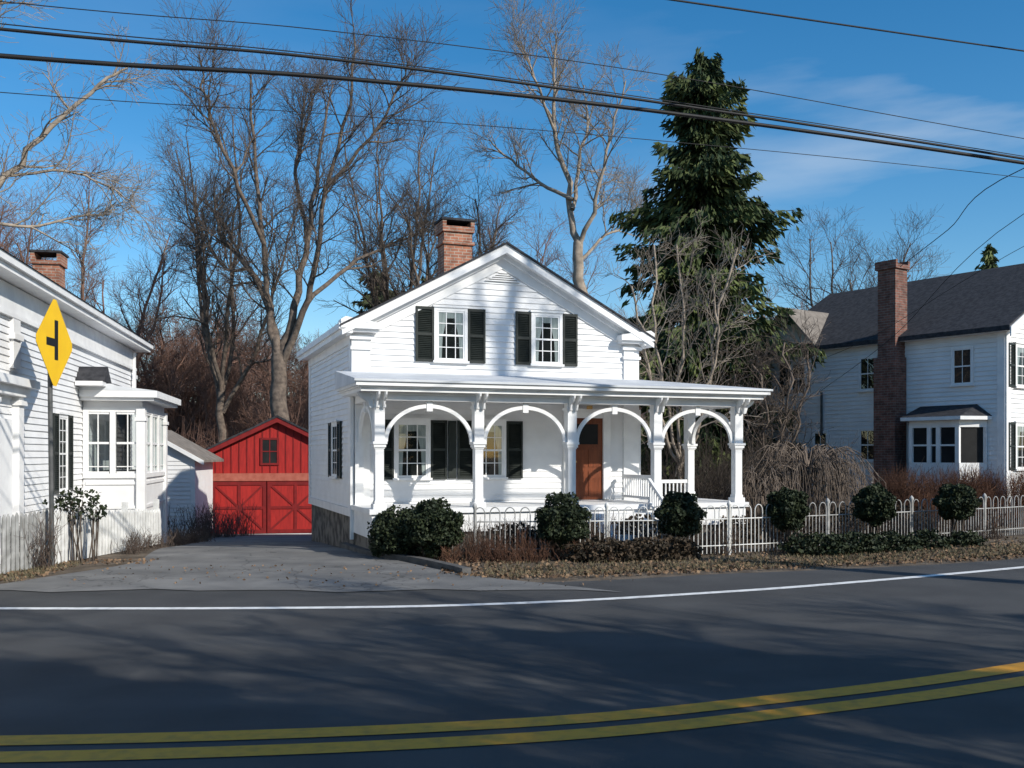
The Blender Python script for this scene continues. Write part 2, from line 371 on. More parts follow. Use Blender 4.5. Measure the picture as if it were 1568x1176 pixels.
    def arch(p,q):
        p=np.array(p,float);q=np.array(q,float); d=q-p; Ln=np.linalg.norm(d); d/=Ln; nn=np.array([-d[1],d[0]])
        a0=.1; c=Ln/2; a=c-a0; b=.74; zb=2.24; N=28; th=.075; dp=.035
        for i in range(N):
            qd=[]
            for t in (math.pi*i/N,math.pi*(i+1)/N):
                for k in (0,th):
                    qd.append((c-(a-k)*math.cos(t), zb+(b-k)*math.sin(t)))
            o0,o1,i0,i1=qd[0],qd[2],qd[1],qd[3]
            P=lambda s,o,z:(p[0]+d[0]*s+nn[0]*o,p[1]+d[1]*s+nn[1]*o,z)
            ar.hexa([P(o0[0],-dp,o0[1]),P(o1[0],-dp,o1[1]),P(o1[0],dp,o1[1]),P(o0[0],dp,o0[1]),P(i0[0],-dp,i0[1]),P(i1[0],-dp,i1[1]),P(i1[0],dp,i1[1]),P(i0[0],dp,i0[1])])
        for (s0,s1,za,zc) in ((c-.06,c+.06,2.84,3.045),):
            ar.hexa([P(s0,-.05,za),P(s1,-.05,za),P(s1,.05,za),P(s0,.05,za),P(s0,-.05,zc),P(s1,-.05,zc),P(s1,.05,zc),P(s0,.05,zc)])
    for a,b in zip(posts[:-1],posts[1:]): arch((a,pv),(b,pv))
    arch((ur,pv),(ur,.25)); arch((.11,pv),(.11,-.06))
    en=K[('porch_entablature','trim')]
    en.box(.02,8.42,-1.93,-1.67,3.045,3.2); en.box(8.13,8.4,-1.67,.4,3.045,3.2); en.box(.02,.24,-1.67,-.06,3.045,3.2)
    en.box(-.02,8.46,-1.97,-1.93,3.15,3.2)
    en.box(-.25,8.72,-2.15,-.07,3.2,3.27); en.box(6.75,8.72,-.07,.6,3.2,3.27)
    en.box(-.3,8.77,-2.2,-.0702,3.27,3.33); en.box(6.76,8.77,-.0702,.65,3.27,3.33)
    en.box(-.36,8.83,-2.26,-2.2,3.3,3.42); en.box(-.36,-.3,-2.2,-.07,3.3,3.42); en.box(8.77,8.83,-2.2,.66,3.3,3.42)
    pr=K[('porch_roof','porchroof')]
    a0=(-.38,-2.28,3.425);a1=(8.85,-2.28,3.425);a2=(8.85,.7,3.425);b0=(-.38,-.03,3.74);b1=(6.72,-.03,3.74);b2=(6.72,.7,3.74)
    pr.poly(a0,a1,b1,b0); pr.poly(a1,a2,b2,b1); pr.poly(a0,b0,(-.38,-.03,3.34),(-.38,-2.28,3.34)); pr.poly(a2,(8.85,.7,3.34),(6.72,.7,3.34),b2)
    pr.box(-.4,8.87,-2.3,-2.262,3.38,3.424)
    br=K[('porch_brackets','trim')]
    def brk(x,y,dx,dy):
        for s in (-.07,.07):
            px,py=(x+s,y) if dx==0 else (x,y+s)
            prof=[(.0,2.88),(.06,2.9),(.1,3.02),(.2,3.08),(.26,3.14),(.28,3.199),(.0,3.199)]
            w=.035
            if dx==0: br.prism([(px-w/2,py+dy*(.13+o),z) for o,z in prof],(w,0,0))
            else: br.prism([(px+dx*(.13+o),py-w/2,z) for o,z in prof],(0,w,0))
    for u in posts: brk(u,pv,0,-1)
    brk(ur,pv,1,0); brk(ur,.25,1,0); brk(.17,pv,-1,0)
    stp=K[('porch_steps','trim')]
    for i in range(4):
        stp.box(4.55,5.95,-2.0-.28*(i+1),-2.0-.28*i-.002,-.02,fl-.2*(i+1)+.03)
    rl=K[('porch_railings','trim')]
    def rail(p,q,z0,z1,nb):
        p=np.array(p,float);q=np.array(q,float)
        d=(q-p)/np.linalg.norm(q-p); n=np.array([-d[1],d[0]])*.03
        for (h0,h1) in ((.08,.13),(.52,.6)):
            rl.hexa([(*(p-n),z0+h0),(*(q-n),z1+h0),(*(q+n),z1+h0),(*(p+n),z0+h0),(*(p-n),z0+h1),(*(q-n),z1+h1),(*(q+n),z1+h1),(*(p+n),z0+h1)])
        for i in range(nb):
            t=(i+.5)/nb; c=p+(q-p)*t; zz=z0+(z1-z0)*t; rl.box(c[0]-.015,c[0]+.015,c[1]-.015,c[1]+.015,zz+.13,zz+.52)
    rail((6.24,-.2),(6.24,-1.7),fl,fl,14); rail((6.9,.2),(8.15,.2),fl-.15,fl-.15,12)
    rail((6.0,-1.95),(6.0,-3.1),fl-.05,.1,12)
    rl.box(5.95,6.05,-3.2,-3.1,0,.85)
    K.done()
    c=MB(); c.box(-.07,.0,-.13,-.06,.2,3.2); c.obj('downspout','trim',E)
main_house()

# ---------------------------------------------------------------- barn
def barn():
    E=empty('red_barn',(-11.1,36,-1.02),R(10)); K=Kit(E); w=4.84; D=6; e=3.07; p=4.25
    wl=K[('barn_walls','red')]; wl.prism([(0,0,0),(w,0,0),(w,0,e),(w/2,0,p),(0,0,e)],(0,D,0))
    bt=K[('barn_battens','reddark')]
    sl=(p-e)/(w/2); x=.2
    while x<w:
        top=min(e+sl*x,e+sl*(w-x))-.02; bt.box(x-.02,x+.02,-.02,-.001,2.3,top); x+=.28
    rf=K[('barn_roof','shingle')]; tm=K[('barn_rake_boards','reddark')]; tm2=K[('barn_door_rail','redtrim')]
    for s in (0,1):
        X=lambda x:x if s==0 else w-x
        rf.prism([(X(-.3),-.28,e-sl*.3+.12),(w/2,-.28,p+.12),(w/2,-.28,p+.2),(X(-.3),-.28,e-sl*.3+.2)],(0,D+.5,0))
        tm.prism([(X(-.28),-.25,e-sl*.28-.06),(w/2,-.25,p-.06),(w/2,-.25,p+.117),(X(-.28),-.25,e-sl*.28+.117)],(0,.05,0))
    tm2.box(-.35,w+.3,-.16,-.02,2.02,2.3)
    dr=K[('sliding_doors','red')]; fr2=K[('door_braces','reddark')]
    for a,b in ((.08,2.02),(2.06,4.1)):
        dr.box(a,b,-.1,-.06,.08,2.0)
        for (x0,x1) in ((a,a+.12),(b-.12,b),((a+b)/2-.05,(a+b)/2+.05)): fr2.box(x0,x1,-.13,-.101,.08,2.0)
        for (z0,z1) in ((.08,.22),(1.86,2.0),(.98,1.08)): fr2.box(a+.12,b-.12,-.128,-.101,z0,z1)
        for (p0,p1) in (((a+.12,1.86),((a+b)/2-.05,1.08)),((b-.12,.22),((a+b)/2+.05,.98)),((a+.12,.22),((a+b)/2-.05,.98)),((b-.12,1.86),((a+b)/2+.05,1.08))):
            fr2.prism([(p0[0],-.126,p0[1]-.05),(p1[0],-.126,p1[1]-.05),(p1[0],-.126,p1[1]+.05),(p0[0],-.126,p0[1]+.05)],(0,.024,0))
    F=Wall((0,0),(1,0),(0,-1))
    for (a,b,c,d) in ((1.8,1.88,2.6,3.62),(2.4,2.48,2.6,3.62),(1.88,2.4,3.54,3.62),(1.88,2.4,2.6,2.68)): F.box(fr2,a,b,c,d,.0,.05)
    F.box(K[('barn_window_panes','dark')],1.88,2.4,2.68,3.54,.021,.03)
    F.box(fr2,1.88,2.4,3.09,3.13,.03,.045); F.box(fr2,2.125,2.155,2.68,3.09,.03,.042); F.box(fr2,2.125,2.155,3.13,3.54,.03,.042)
    F.box(K[('barn_sill','trim')],.0,w,-.0,.06,.0,.14)
    K.done()
barn()
def shed():
    E=empty('white_shed',(-13.45,32,-.75),R(6)); K=Kit(E); w=3.0; D=3; e=2.65; p=3.5
    K[('shed_walls','white')].prism([(0,0,0),(w,0,0),(w,0,e),(w/2,0,p),(0,0,e)],(0,D,0))
    F=Wall((0,0),(1,0),(0,-1)); sl=(p-e)/(w/2)
    F.siding(K[('shed_siding','white')],0,w,0,e,.14)
    rf=K[('shed_roof','oldroof')]; tr=K[('shed_trim','trim')]
    for s in (0,1):
        X=lambda x:x if s==0 else w-x
        rf.prism([(X(-.35),-.2,e-sl*.35+.02),(w/2,-.2,p+.02),(w/2,-.2,p+.1),(X(-.35),-.2,e-sl*.35+.1)],(0,D+.4,0))
        tr.prism([(X(-.34),-.24,e-sl*.34-.08),(w/2,-.24,p-.08),(w/2,-.24,p+.07),(X(-.34),-.24,e-sl*.34+.07)],(0,.038,0))
    F.box(tr,w-.12,w+.02,0,e,.0,.04)
    window(K,F,1.5,1.9,1.1,1.9,2,1,curtain=False)
    K.done()
shed()

# ---------------------------------------------------------------- left house
def left_house():
    E=empty('white_neighbour_house',(-8.97,18.2,0),R(10.8)); K=Kit(E); y0,y1=-6.,10.1; ze=4.95
    K[('walls','white')].box(-8,0,y0,y1,-.9,ze)
    W=Wall((0,0),(0,1),(1,0)); W.siding(K[('siding','white')],y0,y1,.3,ze-.5,.125)
    tr=K[('trim','trim')]
    W.box(tr,y0,y1,ze-.5,ze-.02,.0,.06); W.box(tr,y0,y1,ze-.58,ze-.5,.0,.09)
    W.box(tr,y1-.3,y1+.02,.0,ze-.5,.0,.07); W.box(tr,y1-.34,y1+.05,ze-.8,ze-.7,.0,.1)
    W.box(tr,-1.2,-.8,3.5,ze-.58,.0,.08); W.box(tr,-1.26,-.74,ze-.95,ze-.85,.0,.12)
    W.box(tr,y0,y1+.35,ze,ze+.1,-.1,.4); W.box(tr,y0,y1+.42,ze+.1,ze+.22,-.1,.47)
    W.box(tr,y0,y1,0,.3,.0,.05)
    rf=K[('roof','shingle')]
    rf.prism([(.5,y0,ze+.223),(-4,y0,ze+.95),(-8.5,y0,ze+.223)],(0,y1+.42-y0,0))
    c=K[('brick_chimney','brick')]; a,b=8.1,8.7
    c.box(-2.15,-1.5,a,b,5,7.0); c.box(-2.2,-1.45,a-.05,b+.05,7.0,7.1)
    c.box(-2.2,-2.1,a-.05,b+.05,7.101,7.3); c.box(-1.55,-1.45,a-.05,b+.05,7.101,7.3)
    K[('chimney_cap','shingle')].box(-2.23,-1.42,a-.08,b+.08,7.302,7.36)
    window(K,W,1.9,2.5,1.25,2.75,2,3,shut=1,shw=.38,curtain=False)
    W.box(tr,y1-.55,y1-.47,-.5,ze-.1,.07,.15)
    b0,b1,q=4.0,7.1,1.3
    bx=K[('bay','white')]; bx.box(.03,q,b0,b1,-.6,1.55); bx.box(.03,q,b0,b1,3.05,3.2)
    bx.box(.03,.1,b0+.1,b1,1.56,3.04)
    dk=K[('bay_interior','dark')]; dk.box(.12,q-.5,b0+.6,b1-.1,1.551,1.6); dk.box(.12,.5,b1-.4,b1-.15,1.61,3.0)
    BF=Wall((0,b0),(1,0),(0,-1)); BR=Wall((q,b0),(0,1),(1,0))
    def bayface(Wl,a,b,n):
        Wl.box(tr,a,b,1.45,1.55,.0,.05); Wl.box(tr,a,b,2.95,3.05,-.05,.03)
        for i in range(n+1):
            x=a+(b-a)*i/n; lo=x-.06 if 0<i<n else (x if i==0 else x-.12); Wl.box(tr,lo,lo+.12,1.55,2.95,-.06,.04)
        for i in range(n):
            xa=a+(b-a)*i/n+.08; xb=a+(b-a)*(i+1)/n-.08
            P=Wl.pt; K[('bay_glass','glass')].poly(P(xa,-.01,1.55),P(xb,-.01,1.55),P(xb,-.01,2.95),P(xa,-.01,2.95))
            s=K[('bay_sash','trim')]; Wl.box(s,xa,xb,2.22,2.27,-.03,.01); Wl.box(s,xa,xb,1.55,1.6,-.03,.012); Wl.box(s,xa,xb,2.9,2.95,-.03,.012)
            Wl.box(s,(xa+xb)/2-.012,(xa+xb)/2+.012,1.6,2.9,-.028,.005)
            Wl.box(s,xa,xb,1.7,1.72,-.028,.004)
        Wl.box(tr,a+.06,b-.06,.75,.82,.0,.03); Wl.box(tr,a+.06,b-.06,1.3,1.37,.0,.03)
    bayface(BF,.03,q,2); bayface(BR,.13,b1-b0,3)
    for y in (b0-.07,b1-.13): tr.box(q-.12,q+.07,y,y+.2,-.6,3.05); tr.box(q-.15,q+.1,y-.03,y+.23,2.75,2.83)
    tr.box(.03,q+.3,b0-.3,b1+.2,3.2,3.27); tr.box(.03,q+.38,b0-.38,b1+.28,3.27,3.42)
    K[('bay_roof','porchroof')].prism([(.0,b0-.38,3.423),(q+.38,b0-.38,3.423),(0,b0-.38,3.62)],(0,b1-b0+.66,0))
    hd=K[('hood','shingle')]; hd.prism([(.02,3.3,3.6),(.02,4.1,3.6),(.02,3.7,3.95)],(.6,0,0)); tr.box(.03,.6,3.25,3.62,3.5,3.598)
    # shallow side-door surround: engaged column and small cornice
    for y in (-.95,-2.4):
        W.box(tr,y-.14,y+.14,.2,3.0,.0,.14); W.box(tr,y-.18,y+.18,2.85,2.93,.0,.19); W.box(tr,y-.18,y+.18,.2,.45,.0,.18)
    W.box(tr,-2.7,-.65,3.0,3.16,.0,.2); W.box(tr,-2.8,-.55,3.16,3.3,.0,.34)
    W.box(K[('side_door','trim')],-2.2,-1.15,.3,2.6,.0,.05)
    K.done()
left_house()

# ---------------------------------------------------------------- right house
def right_house():
    E=empty('white_two_storey_house',(13.6,27,0),R(35)); K=Kit(E); W_=8.; D=8.6; ze=5.5; zp=7.75
    K[('walls','white')].prism([(0,0,-.4),(W_,0,-.4),(W_,0,ze),(W_/2,0,zp),(0,0,ze)],(0,D,0))
    L=Wall((0,0),(0,1),(-1,0)); F=Wall((0,0),(1,0),(0,-1)); sd=K[('siding','white')]; sl=(zp-ze)/(W_/2)
    L.siding(sd,0,D,.4,ze,.13); F.siding(sd,0,W_,.4,ze,.13); F.siding(sd,lambda z:(z-ze)/sl,lambda z:W_-(z-ze)/sl,ze,zp,.13)
    tr=K[('trim','trim')]; st=K[('foundation','stone')]; L.box(st,0,D,-.4,.4,.0,.03); F.box(st,0,W_,-.4,.4,.0,.03)
    F.box(tr,-.03,.2,.4,ze,.0,.05)
    L.box(tr,0,.2,.4,ze,.0,.05); L.box(tr,D-.2,D,.4,ze,.0,.05); L.box(tr,-.3,D+.2,ze-.14,ze-.02,.0,.3)
    rf=K[('roof','shingle')]
    for s in (0,1):
        X=lambda x:x if s==0 else W_-x
        rf.prism([(X(-.35),-.3,ze-sl*.35+.06),(W_/2,-.3,zp+.06),(W_/2,-.3,zp+.2),(X(-.35),-.3,ze-sl*.35+.2)],(0,D+.5,0))
        tr.prism([(X(-.33),-.34,ze-sl*.33-.12),(W_/2,-.34,zp-.12),(W_/2,-.34,zp+.14),(X(-.33),-.34,ze-sl*.33+.14)],(0,.038,0))
    gp=K[('cross_gable','white')]; gr=K[('cross_gable_roof','oldroof')]
    gy0,gy1,gz=6.3,8.6,ze+1.25
    gp.prism([(-.05,gy0,ze),(-.05,gy1,ze),(-.05,(gy0+gy1)/2,gz)],(2.4,0,0))
    for a in (gy0-.15,gy1+.15):
        m=(gy0+gy1)/2
        gr.prism([(-.3,a,ze-.02),(-.3,m,gz+.1),(-.3,m,gz+.18),(-.3,a,ze+.08)],(2.9,0,0))
    for (t0,t1,z0,z1) in ((.95,1.5,4.0,5.0),(4.05,4.6,4.0,5.0),(6.7,7.25,4.0,5.0),(4.05,4.6,1.8,2.75),(5.85,6.35,1.9,2.7)):
        window(K,L,t0,t1,z0,z1,2,1,curtain=False,cas=.06,head=False)
    sh=K[('shutter','shutter')]; L.box(sh,7.33,7.75,3.95,5.05,.025,.06)
    window(K,F,.5,1.1,3.9,5.0,2,2,shut=1,shw=.35); window(K,F,.5,1.1,1.6,2.8,2,2,shut=1,shw=.35)
    window(K,F,2.9,3.5,3.9,5.0,2,2,shut=1,shw=.35); window(K,F,2.9,3.5,1.6,2.8,2,2,shut=1,shw=.35)
    c=K[('brick_chimney','brickdark')]; c.box(-.62,-.035,3.0,3.72,-.3,4.9); c.box(-.5,.1,3.06,3.66,4.9,7.55); c.box(-.56,.15,3.0,3.72,7.55,7.68)
    c.box(-.56,-.46,3.0,3.72,7.681,7.8); c.box(.05,.15,3.0,3.72,7.681,7.8)
    b0,b1,q=.5,2.85,.75
    bw=K[('bay','trim')]; pl=[(-.03,b0),(-q,b0+.4),(-q,b1-.4),(-.03,b1)]
    bw.prism([(x,y,.0) for x,y in pl],(0,0,1.75)); bw.prism([(x,y,2.75) for x,y in pl],(0,0,.2))
    pr=[(-.03,b0-.15),(-q-.2,b0+.25),(-q-.2,b1-.25),(-.03,b1+.15)]
    bw.prism([(x,y,2.953) for x,y in pr],(0,0,.1))
    r=K[('bay_roof','shingle')]; z=3.056; P=[(x,y,z) for x,y in pr]; Q=[(-.03,b0+.3,3.4),(-.03,b1-.3,3.4)]
    r.poly(P[0],P[1],Q[0]); r.poly(P[1],P[2],Q[1],Q[0]); r.poly(P[2],P[3],Q[1])
    BF=Wall((-q,0),(0,1),(-1,0))
    dk=K[('bay_dark','dark')]
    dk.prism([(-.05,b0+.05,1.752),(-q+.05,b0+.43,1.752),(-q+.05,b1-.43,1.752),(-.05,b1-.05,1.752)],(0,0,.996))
    for y in (b0+.4,(b0+b1)/2-.2,(b0+b1)/2+.08,b1-.52): BF.box(bw,y,y+.12,1.75,2.75,-.07,.02)
    BF.box(bw,b0+.52,b1-.52,2.22,2.27,-.06,.0)
    bw.box(-.1,-.031,b0,b0+.1,1.75,2.75); bw.box(-.1,-.031,b1-.1,b1,1.75,2.75)
    m=K[('service_mast','steel')]; m.box(-.12,-.06,6.0,6.05,2.6,4.0)
    K.done()
right_house()

# ---------------------------------------------------------------- vegetation generators
def np_obj(name,V,Fc,m,parent=None,smooth=False):
    me=bpy.data.meshes.new(name); n=Fc.shape[1]
    me.vertices.add(len(V)); me.vertices.foreach_set('co',V.astype(np.float32).ravel())
    me.loops.add(Fc.size); me.loops.foreach_set('vertex_index',Fc.astype(np.int32).ravel())
    me.polygons.add(len(Fc)); me.polygons.foreach_set('loop_start',np.arange(0,Fc.size,n,dtype=np.int32))
    me.update(calc_edges=True); me.materials.append(M[m] if isinstance(m,str) else m)
    if smooth: me.shade_smooth()
    o=bpy.data.objects.new(name,me); COL.objects.link(o)
    if parent: o.parent=parent
    return o
class Tubes:
    def __init__(s): s.g={}
    def add(s,pts,rad,sides=3):
        s.g.setdefault((len(pts),sides),[]).append((pts,rad))
    def mesh(s):
        Vs=[];Fs=[];base=0
        for (k,n),L in s.g.items():
            P=np.array([a for a,_ in L],float); Rr=np.array([b for _,b in L],float)
            T=np.empty_like(P); T[:,1:-1]=P[:,2:]-P[:,:-2]; T[:,0]=P[:,1]-P[:,0]; T[:,-1]=P[:,-1]-P[:,-2]
            T/=np.linalg.norm(T,axis=2,keepdims=True)+1e-9
            ref=np.array([.31,.93,.17]); A=np.cross(T,ref); A/=np.linalg.norm(A,axis=2,keepdims=True)+1e-9; B=np.cross(T,A)
            ang=np.arange(n)*2*math.pi/n
            V=P[:,:,None,:]+Rr[:,:,None,None]*(np.cos(ang)[None,None,:,None]*A[:,:,None,:]+np.sin(ang)[None,None,:,None]*B[:,:,None,:])
            m=len(L); idx=(np.arange(m*k*n).reshape(m,k,n))+base
            a=idx[:,:-1,:]; b=np.roll(a,-1,axis=2); c=idx[:,1:,:]; d=np.roll(c,-1,axis=2)
            Fs.append(np.stack([a,b,d,c],-1).reshape(-1,4)); Vs.append(V.reshape(-1,3)); base+=m*k*n
        return np.concatenate(Vs),np.concatenate(Fs)
def nrm(v):
    l=math.sqrt(v[0]**2+v[1]**2+v[2]**2)+1e-9; return (v[0]/l,v[1]/l,v[2]/l)
def dev(d,ang,r):
    a=(r.gauss(0,1),r.gauss(0,1),r.gauss(0,1)); dt=a[0]*d[0]+a[1]*d[1]+a[2]*d[2]
    p=nrm((a[0]-dt*d[0],a[1]-dt*d[1],a[2]-dt*d[2])); c,s=math.cos(ang),math.sin(ang)
    return (d[0]*c+p[0]*s,d[1]*c+p[1]*s,d[2]*c+p[2]*s)
def spawn(T,pts,rad,L,lvl,C,r,start):
    n=C['n'][lvl]; k=len(pts)-1
    for j in range(n):
        t=start+(1-start)*(j+r.random())/n; t=min(t,.999); i=int(t*k); f=t*k-i
        a,b=pts[i],pts[i+1]; p=tuple(a[q]+(b[q]-a[q])*f for q in range(3)); d=nrm(tuple(b[q]-a[q] for q in range(3)))
        rr=rad[i]+(rad[i+1]-rad[i])*f
        dd=dev(d,R(r.uniform(*C['ang'])),r)
        Lc=C['len'][lvl]*r.uniform(.6,1.25)*(1.15-.55*t)
        grow(T,p,dd,Lc,min(rr*.7,C['r'][lvl]*r.uniform(.8,1.3)),lvl+1,C,r)
def grow(T,p,d,L,r0,lvl,C,r):
    k=C['k'][min(lvl,len(C['k'])-1)]; pts=[p]; rad=[r0]; wig=C['wig']
    for i in range(k):
        d=nrm((d[0]+r.gauss(0,wig),d[1]+r.gauss(0,wig),d[2]+r.gauss(0,wig)+C['up']))
        p=(p[0]+d[0]*L/k,p[1]+d[1]*L/k,p[2]+d[2]*L/k); pts.append(p); rad.append(max(C['rmin'],r0*(1-.7*(i+1)/k)))
    T.add(pts,rad,5 if r0>.05 else 3)
    if lvl<len(C['n']): spawn(T,pts,rad,L,lvl,C,r,.2)
BASE=dict(n=[13,8,6],len=[3.2,1.6,.85],r=[.055,.024,.011],k=[6,5,4,3],ang=(25,55),wig=.17,up=.07,rmin=.006)
def smooth3(pts,n=4): return [tuple(q) for q in cr(pts,n)]
def limb_tree(name,loc,limbs,m,C=BASE,seed=1,start=.25,parent=None):
    r=random.Random(seed); T=Tubes()
    for pts,r0,r1,sp in limbs:
        P=smooth3(pts,4); n=len(P); 
        P=[(p[0]+r.gauss(0,.06),p[1]+r.gauss(0,.06),p[2]) for p in P]
        rad=[r0+(r1-r0)*(i/(n-1)) for i in range(n)]
        T.add(P,rad,8 if r0>.1 else 6)
        if sp: spawn(T,P,rad,1,0,C,r,start)
    V,F=T.mesh(); o=np_obj(name,V,F,m,parent,True); o.location=loc; return o
def auto_tree(name,loc,Hh,spread,m,seed,C=BASE,forks=5,r0=.22,trunk=.3):
    r=random.Random(seed); limbs=[]
    lean=(r.gauss(0,.04),r.gauss(0,.04)); zt=Hh*trunk
    top=(lean[0]*zt,lean[1]*zt,zt)
    limbs.append(([(0,0,-.5),(lean[0]*zt*.5,lean[1]*zt*.5,zt*.5),top],r0*1.25,r0*.85,False))
    for i in range(forks):
        a=2*math.pi*(i+r.uniform(-.3,.3))/forks; s=spread*r.uniform(.45,1.0); h=Hh*r.uniform(.8,1.05)
        z0=zt*r.uniform(.75,1.0); b=(lean[0]*z0,lean[1]*z0,z0)
        dx,dy=math.cos(a)*s,math.sin(a)*s
        limbs.append(([b,(b[0]+dx*.45,b[1]+dy*.45,z0+(h-z0)*.3),(b[0]+dx*.8+r.gauss(0,.3),b[1]+dy*.8+r.gauss(0,.3),z0+(h-z0)*.65),(b[0]+dx,b[1]+dy,h)],r0*.6,.03,True))
    return limb_tree(name,loc,limbs,m,C,seed,.15)
def quads(P,size,r,asp=1.0,dirs=None):
    n=len(P); a=dirs if dirs is not None else r.normal(size=(n,3)); a=a/np.linalg.norm(a,axis=1,keepdims=True)
    b=np.cross(a,r.normal(size=(n,3))); b/=np.linalg.norm(b,axis=1,keepdims=True)+1e-9
    s=(size*r.uniform(.6,1.3,n))[:,None]; A=a*s*.5; B=b*s*.5*asp
    V=np.stack([P-A,P+B*1.0,P+A,P-B*1.0],1).reshape(-1,3); F=np.arange(4*n).reshape(n,4); return V,F
def spruce(name,loc,Hh,rad_fn,nb,m,seed,z0=.5,per=12,leaf=.34,kq=6,lo=.55,hang=.1,lump=0):
    E=empty(name,loc); r=np.random.default_rng(seed); T=Tubes()
    T.add([(0,0,-.3),(0,0,Hh*.5),(0,0,Hh)],[Hh*.016,Hh*.01,.02],8)
    Ps=[];Ds=[]
    for i in range(nb):
        t=(i+r.random())/nb; t=t**.9; z=z0+(Hh-z0)*t
        az=r.uniform(0,2*math.pi); L=max(.15,rad_fn(t)*r.uniform(lo,1.15)*(1+lump*math.sin(az*3+t*17)*math.sin(az*2-t*29)))
        dx,dy=math.cos(az),math.sin(az); dr=r.uniform(.12,.38)*(1-t*.8)
        pts=[]
        for k in range(6):
            s=k/5; zz=z+ .12*L*math.sin(s*2.4)*(.4+t) - dr*L*s*s*1.4 + (.25*L*max(0,s-.7)) + (t**4)*L*.8*s
            pts.append((dx*L*s,dy*L*s,zz))
        T.add(pts,[.03*(1-.15*k)+.004 for k in range(6)],3)
        m_=max(3,int(per*L/2.5)+2)
        for k in range(m_):
            s=.12+.88*(k+r.random())/m_; q=s*5; ii=min(4,int(q)); f=q-ii
            p=np.array(pts[ii])*(1-f)+np.array(pts[ii+1])*f
            w=.2*L*(1-s)+.09
            for j in range(kq):
                side=r.normal()*w*.8
                pp=p+np.array([-dy*side,dx*side,-abs(r.normal())*hang-.06*abs(side)])
                Ps.append(pp); Ds.append([dx*.9+-dy*side*1.2,dy*.9+dx*side*1.2,-r.uniform(.1,1.8)])
    P=np.array(Ps); Dd=np.array(Ds)+r.normal(size=P.shape)*.25
    V,F=quads(P,leaf,r,.28,Dd); np_obj('needle_sprays',V,F,m,E)
    V,F=T.mesh(); np_obj('trunk_and_boughs',V,F,'barkdark',E); return E
def leafmass(blobs,n,size,seed):
    r=np.random.default_rng(seed); Pl=[]
    vol=np.array([b[1][0]*b[1][1]*b[1][2] for b in blobs])**.67; vol/=vol.sum()
    for (c,rad),w in zip(blobs,vol):
        k=int(n*w); d=r.normal(size=(k,3)); d/=np.linalg.norm(d,axis=1,keepdims=True)
        bump=1+.13*np.sin(d[:,0]*7+c[0]*5)*np.sin(d[:,1]*6+1)+.1*np.sin(d[:,2]*9+c[1]*3)
        rr_=r.uniform(.0,1,k)**.22*bump
        Pl.append(np.array(c)+d*rr_[:,None]*np.array(rad))
    return quads(np.concatenate(Pl),size,r,.7)
def bush(name,blobs,n,size,m,seed,stem=None):
    E=empty(name)
    V,F=leafmass(blobs,n,size,seed); np_obj('foliage',V,F,m,E)
    if stem: 
        T=Tubes(); r=random.Random(seed)
        for c,rad in blobs:
            for _ in range(stem): T.add([(c[0]+r.gauss(0,.05),c[1]+r.gauss(0,.05),-.05),(c[0]+r.gauss(0,rad[0]*.3),c[1]+r.gauss(0,rad[1]*.3),c[2])],[.018,.01],4)
        V,F=T.mesh(); np_obj('stems',V,F,'barkdark',E)
    return E
def twigclump(T,x,y,z,h,sp,n,r,droop=0.0,rad=.008,base=.15,nq=3):
    for _ in range(n):
        a=r.uniform(0,2*math.pi); s=sp*r.uniform(.2,1); hh=h*r.uniform(.6,1.1); bx,by=x+r.gauss(0,base),y+r.gauss(0,base)
        pts=[]
        for k in range(6):
            t=k/5; zz=z+hh*t
            pts.append((bx+math.cos(a)*s*t+r.gauss(0,.02),by+math.sin(a)*s*t+r.gauss(0,.02),zz))
        T.add(pts,[rad*(1-.13*k) for k in range(6)],3)
        for q in range(nq):
            i=r.randint(1,4); p=pts[i]; d=dev(nrm(tuple(pts[i+1][c]-p[c] for c in range(3))),R(r.uniform(20,60)),r); L=h*r.uniform(.1,.3)
            T.add([p,tuple(p[c]+d[c]*L for c in range(3))],[rad*.6,rad*.35],3)
def weeping(T,x,y,top,sp,n,r):
    """crooked trunk, arching boughs, long twigs falling from them almost to the ground"""
    T.add([(x-.1,y,-.1),(x+.08,y,.6),(x-.04,y,1.1),(x,y,top*.7)],[.09,.08,.07,.05],6)
    for i in range(n):
        a=r.uniform(0,2*math.pi); s=sp*r.uniform(.35,1); hh=top*r.uniform(.75,1.03)
        b=[]
        for k in range(8):
            t=k/7; zz=top*.6+(hh-top*.6)*math.sin(min(1,t*1.7)*math.pi/2)-max(0,t-.55)**1.6*1.9*hh*.7
            b.append((x+math.cos(a)*s*t+r.gauss(0,.03),y+math.sin(a)*s*t+r.gauss(0,.03),max(.15,zz)))
        T.add(b,[.022*(1-.1*k) for k in range(8)],4)
        for q in range(11):
            i2=r.randint(2,6); f=r.random(); p=tuple(b[i2][c]*(1-f)+b[i2+1][c]*f for c in range(3))
            a2=a+r.gauss(0,.9); o=r.uniform(.1,.4); dl=r.uniform(.4,1.0)*max(.2,p[2]-.15)
            tw=[p]
            for k in range(1,6):
                t=k/5; tw.append((p[0]+math.cos(a2)*o*t**.6+r.gauss(0,.012),p[1]+math.sin(a2)*o*t**.6+r.gauss(0,.012),p[2]+.06*math.sin(t*3)-dl*t**1.5))
            T.add(tw,[.008,.007,.006,.006,.005,.004],3)

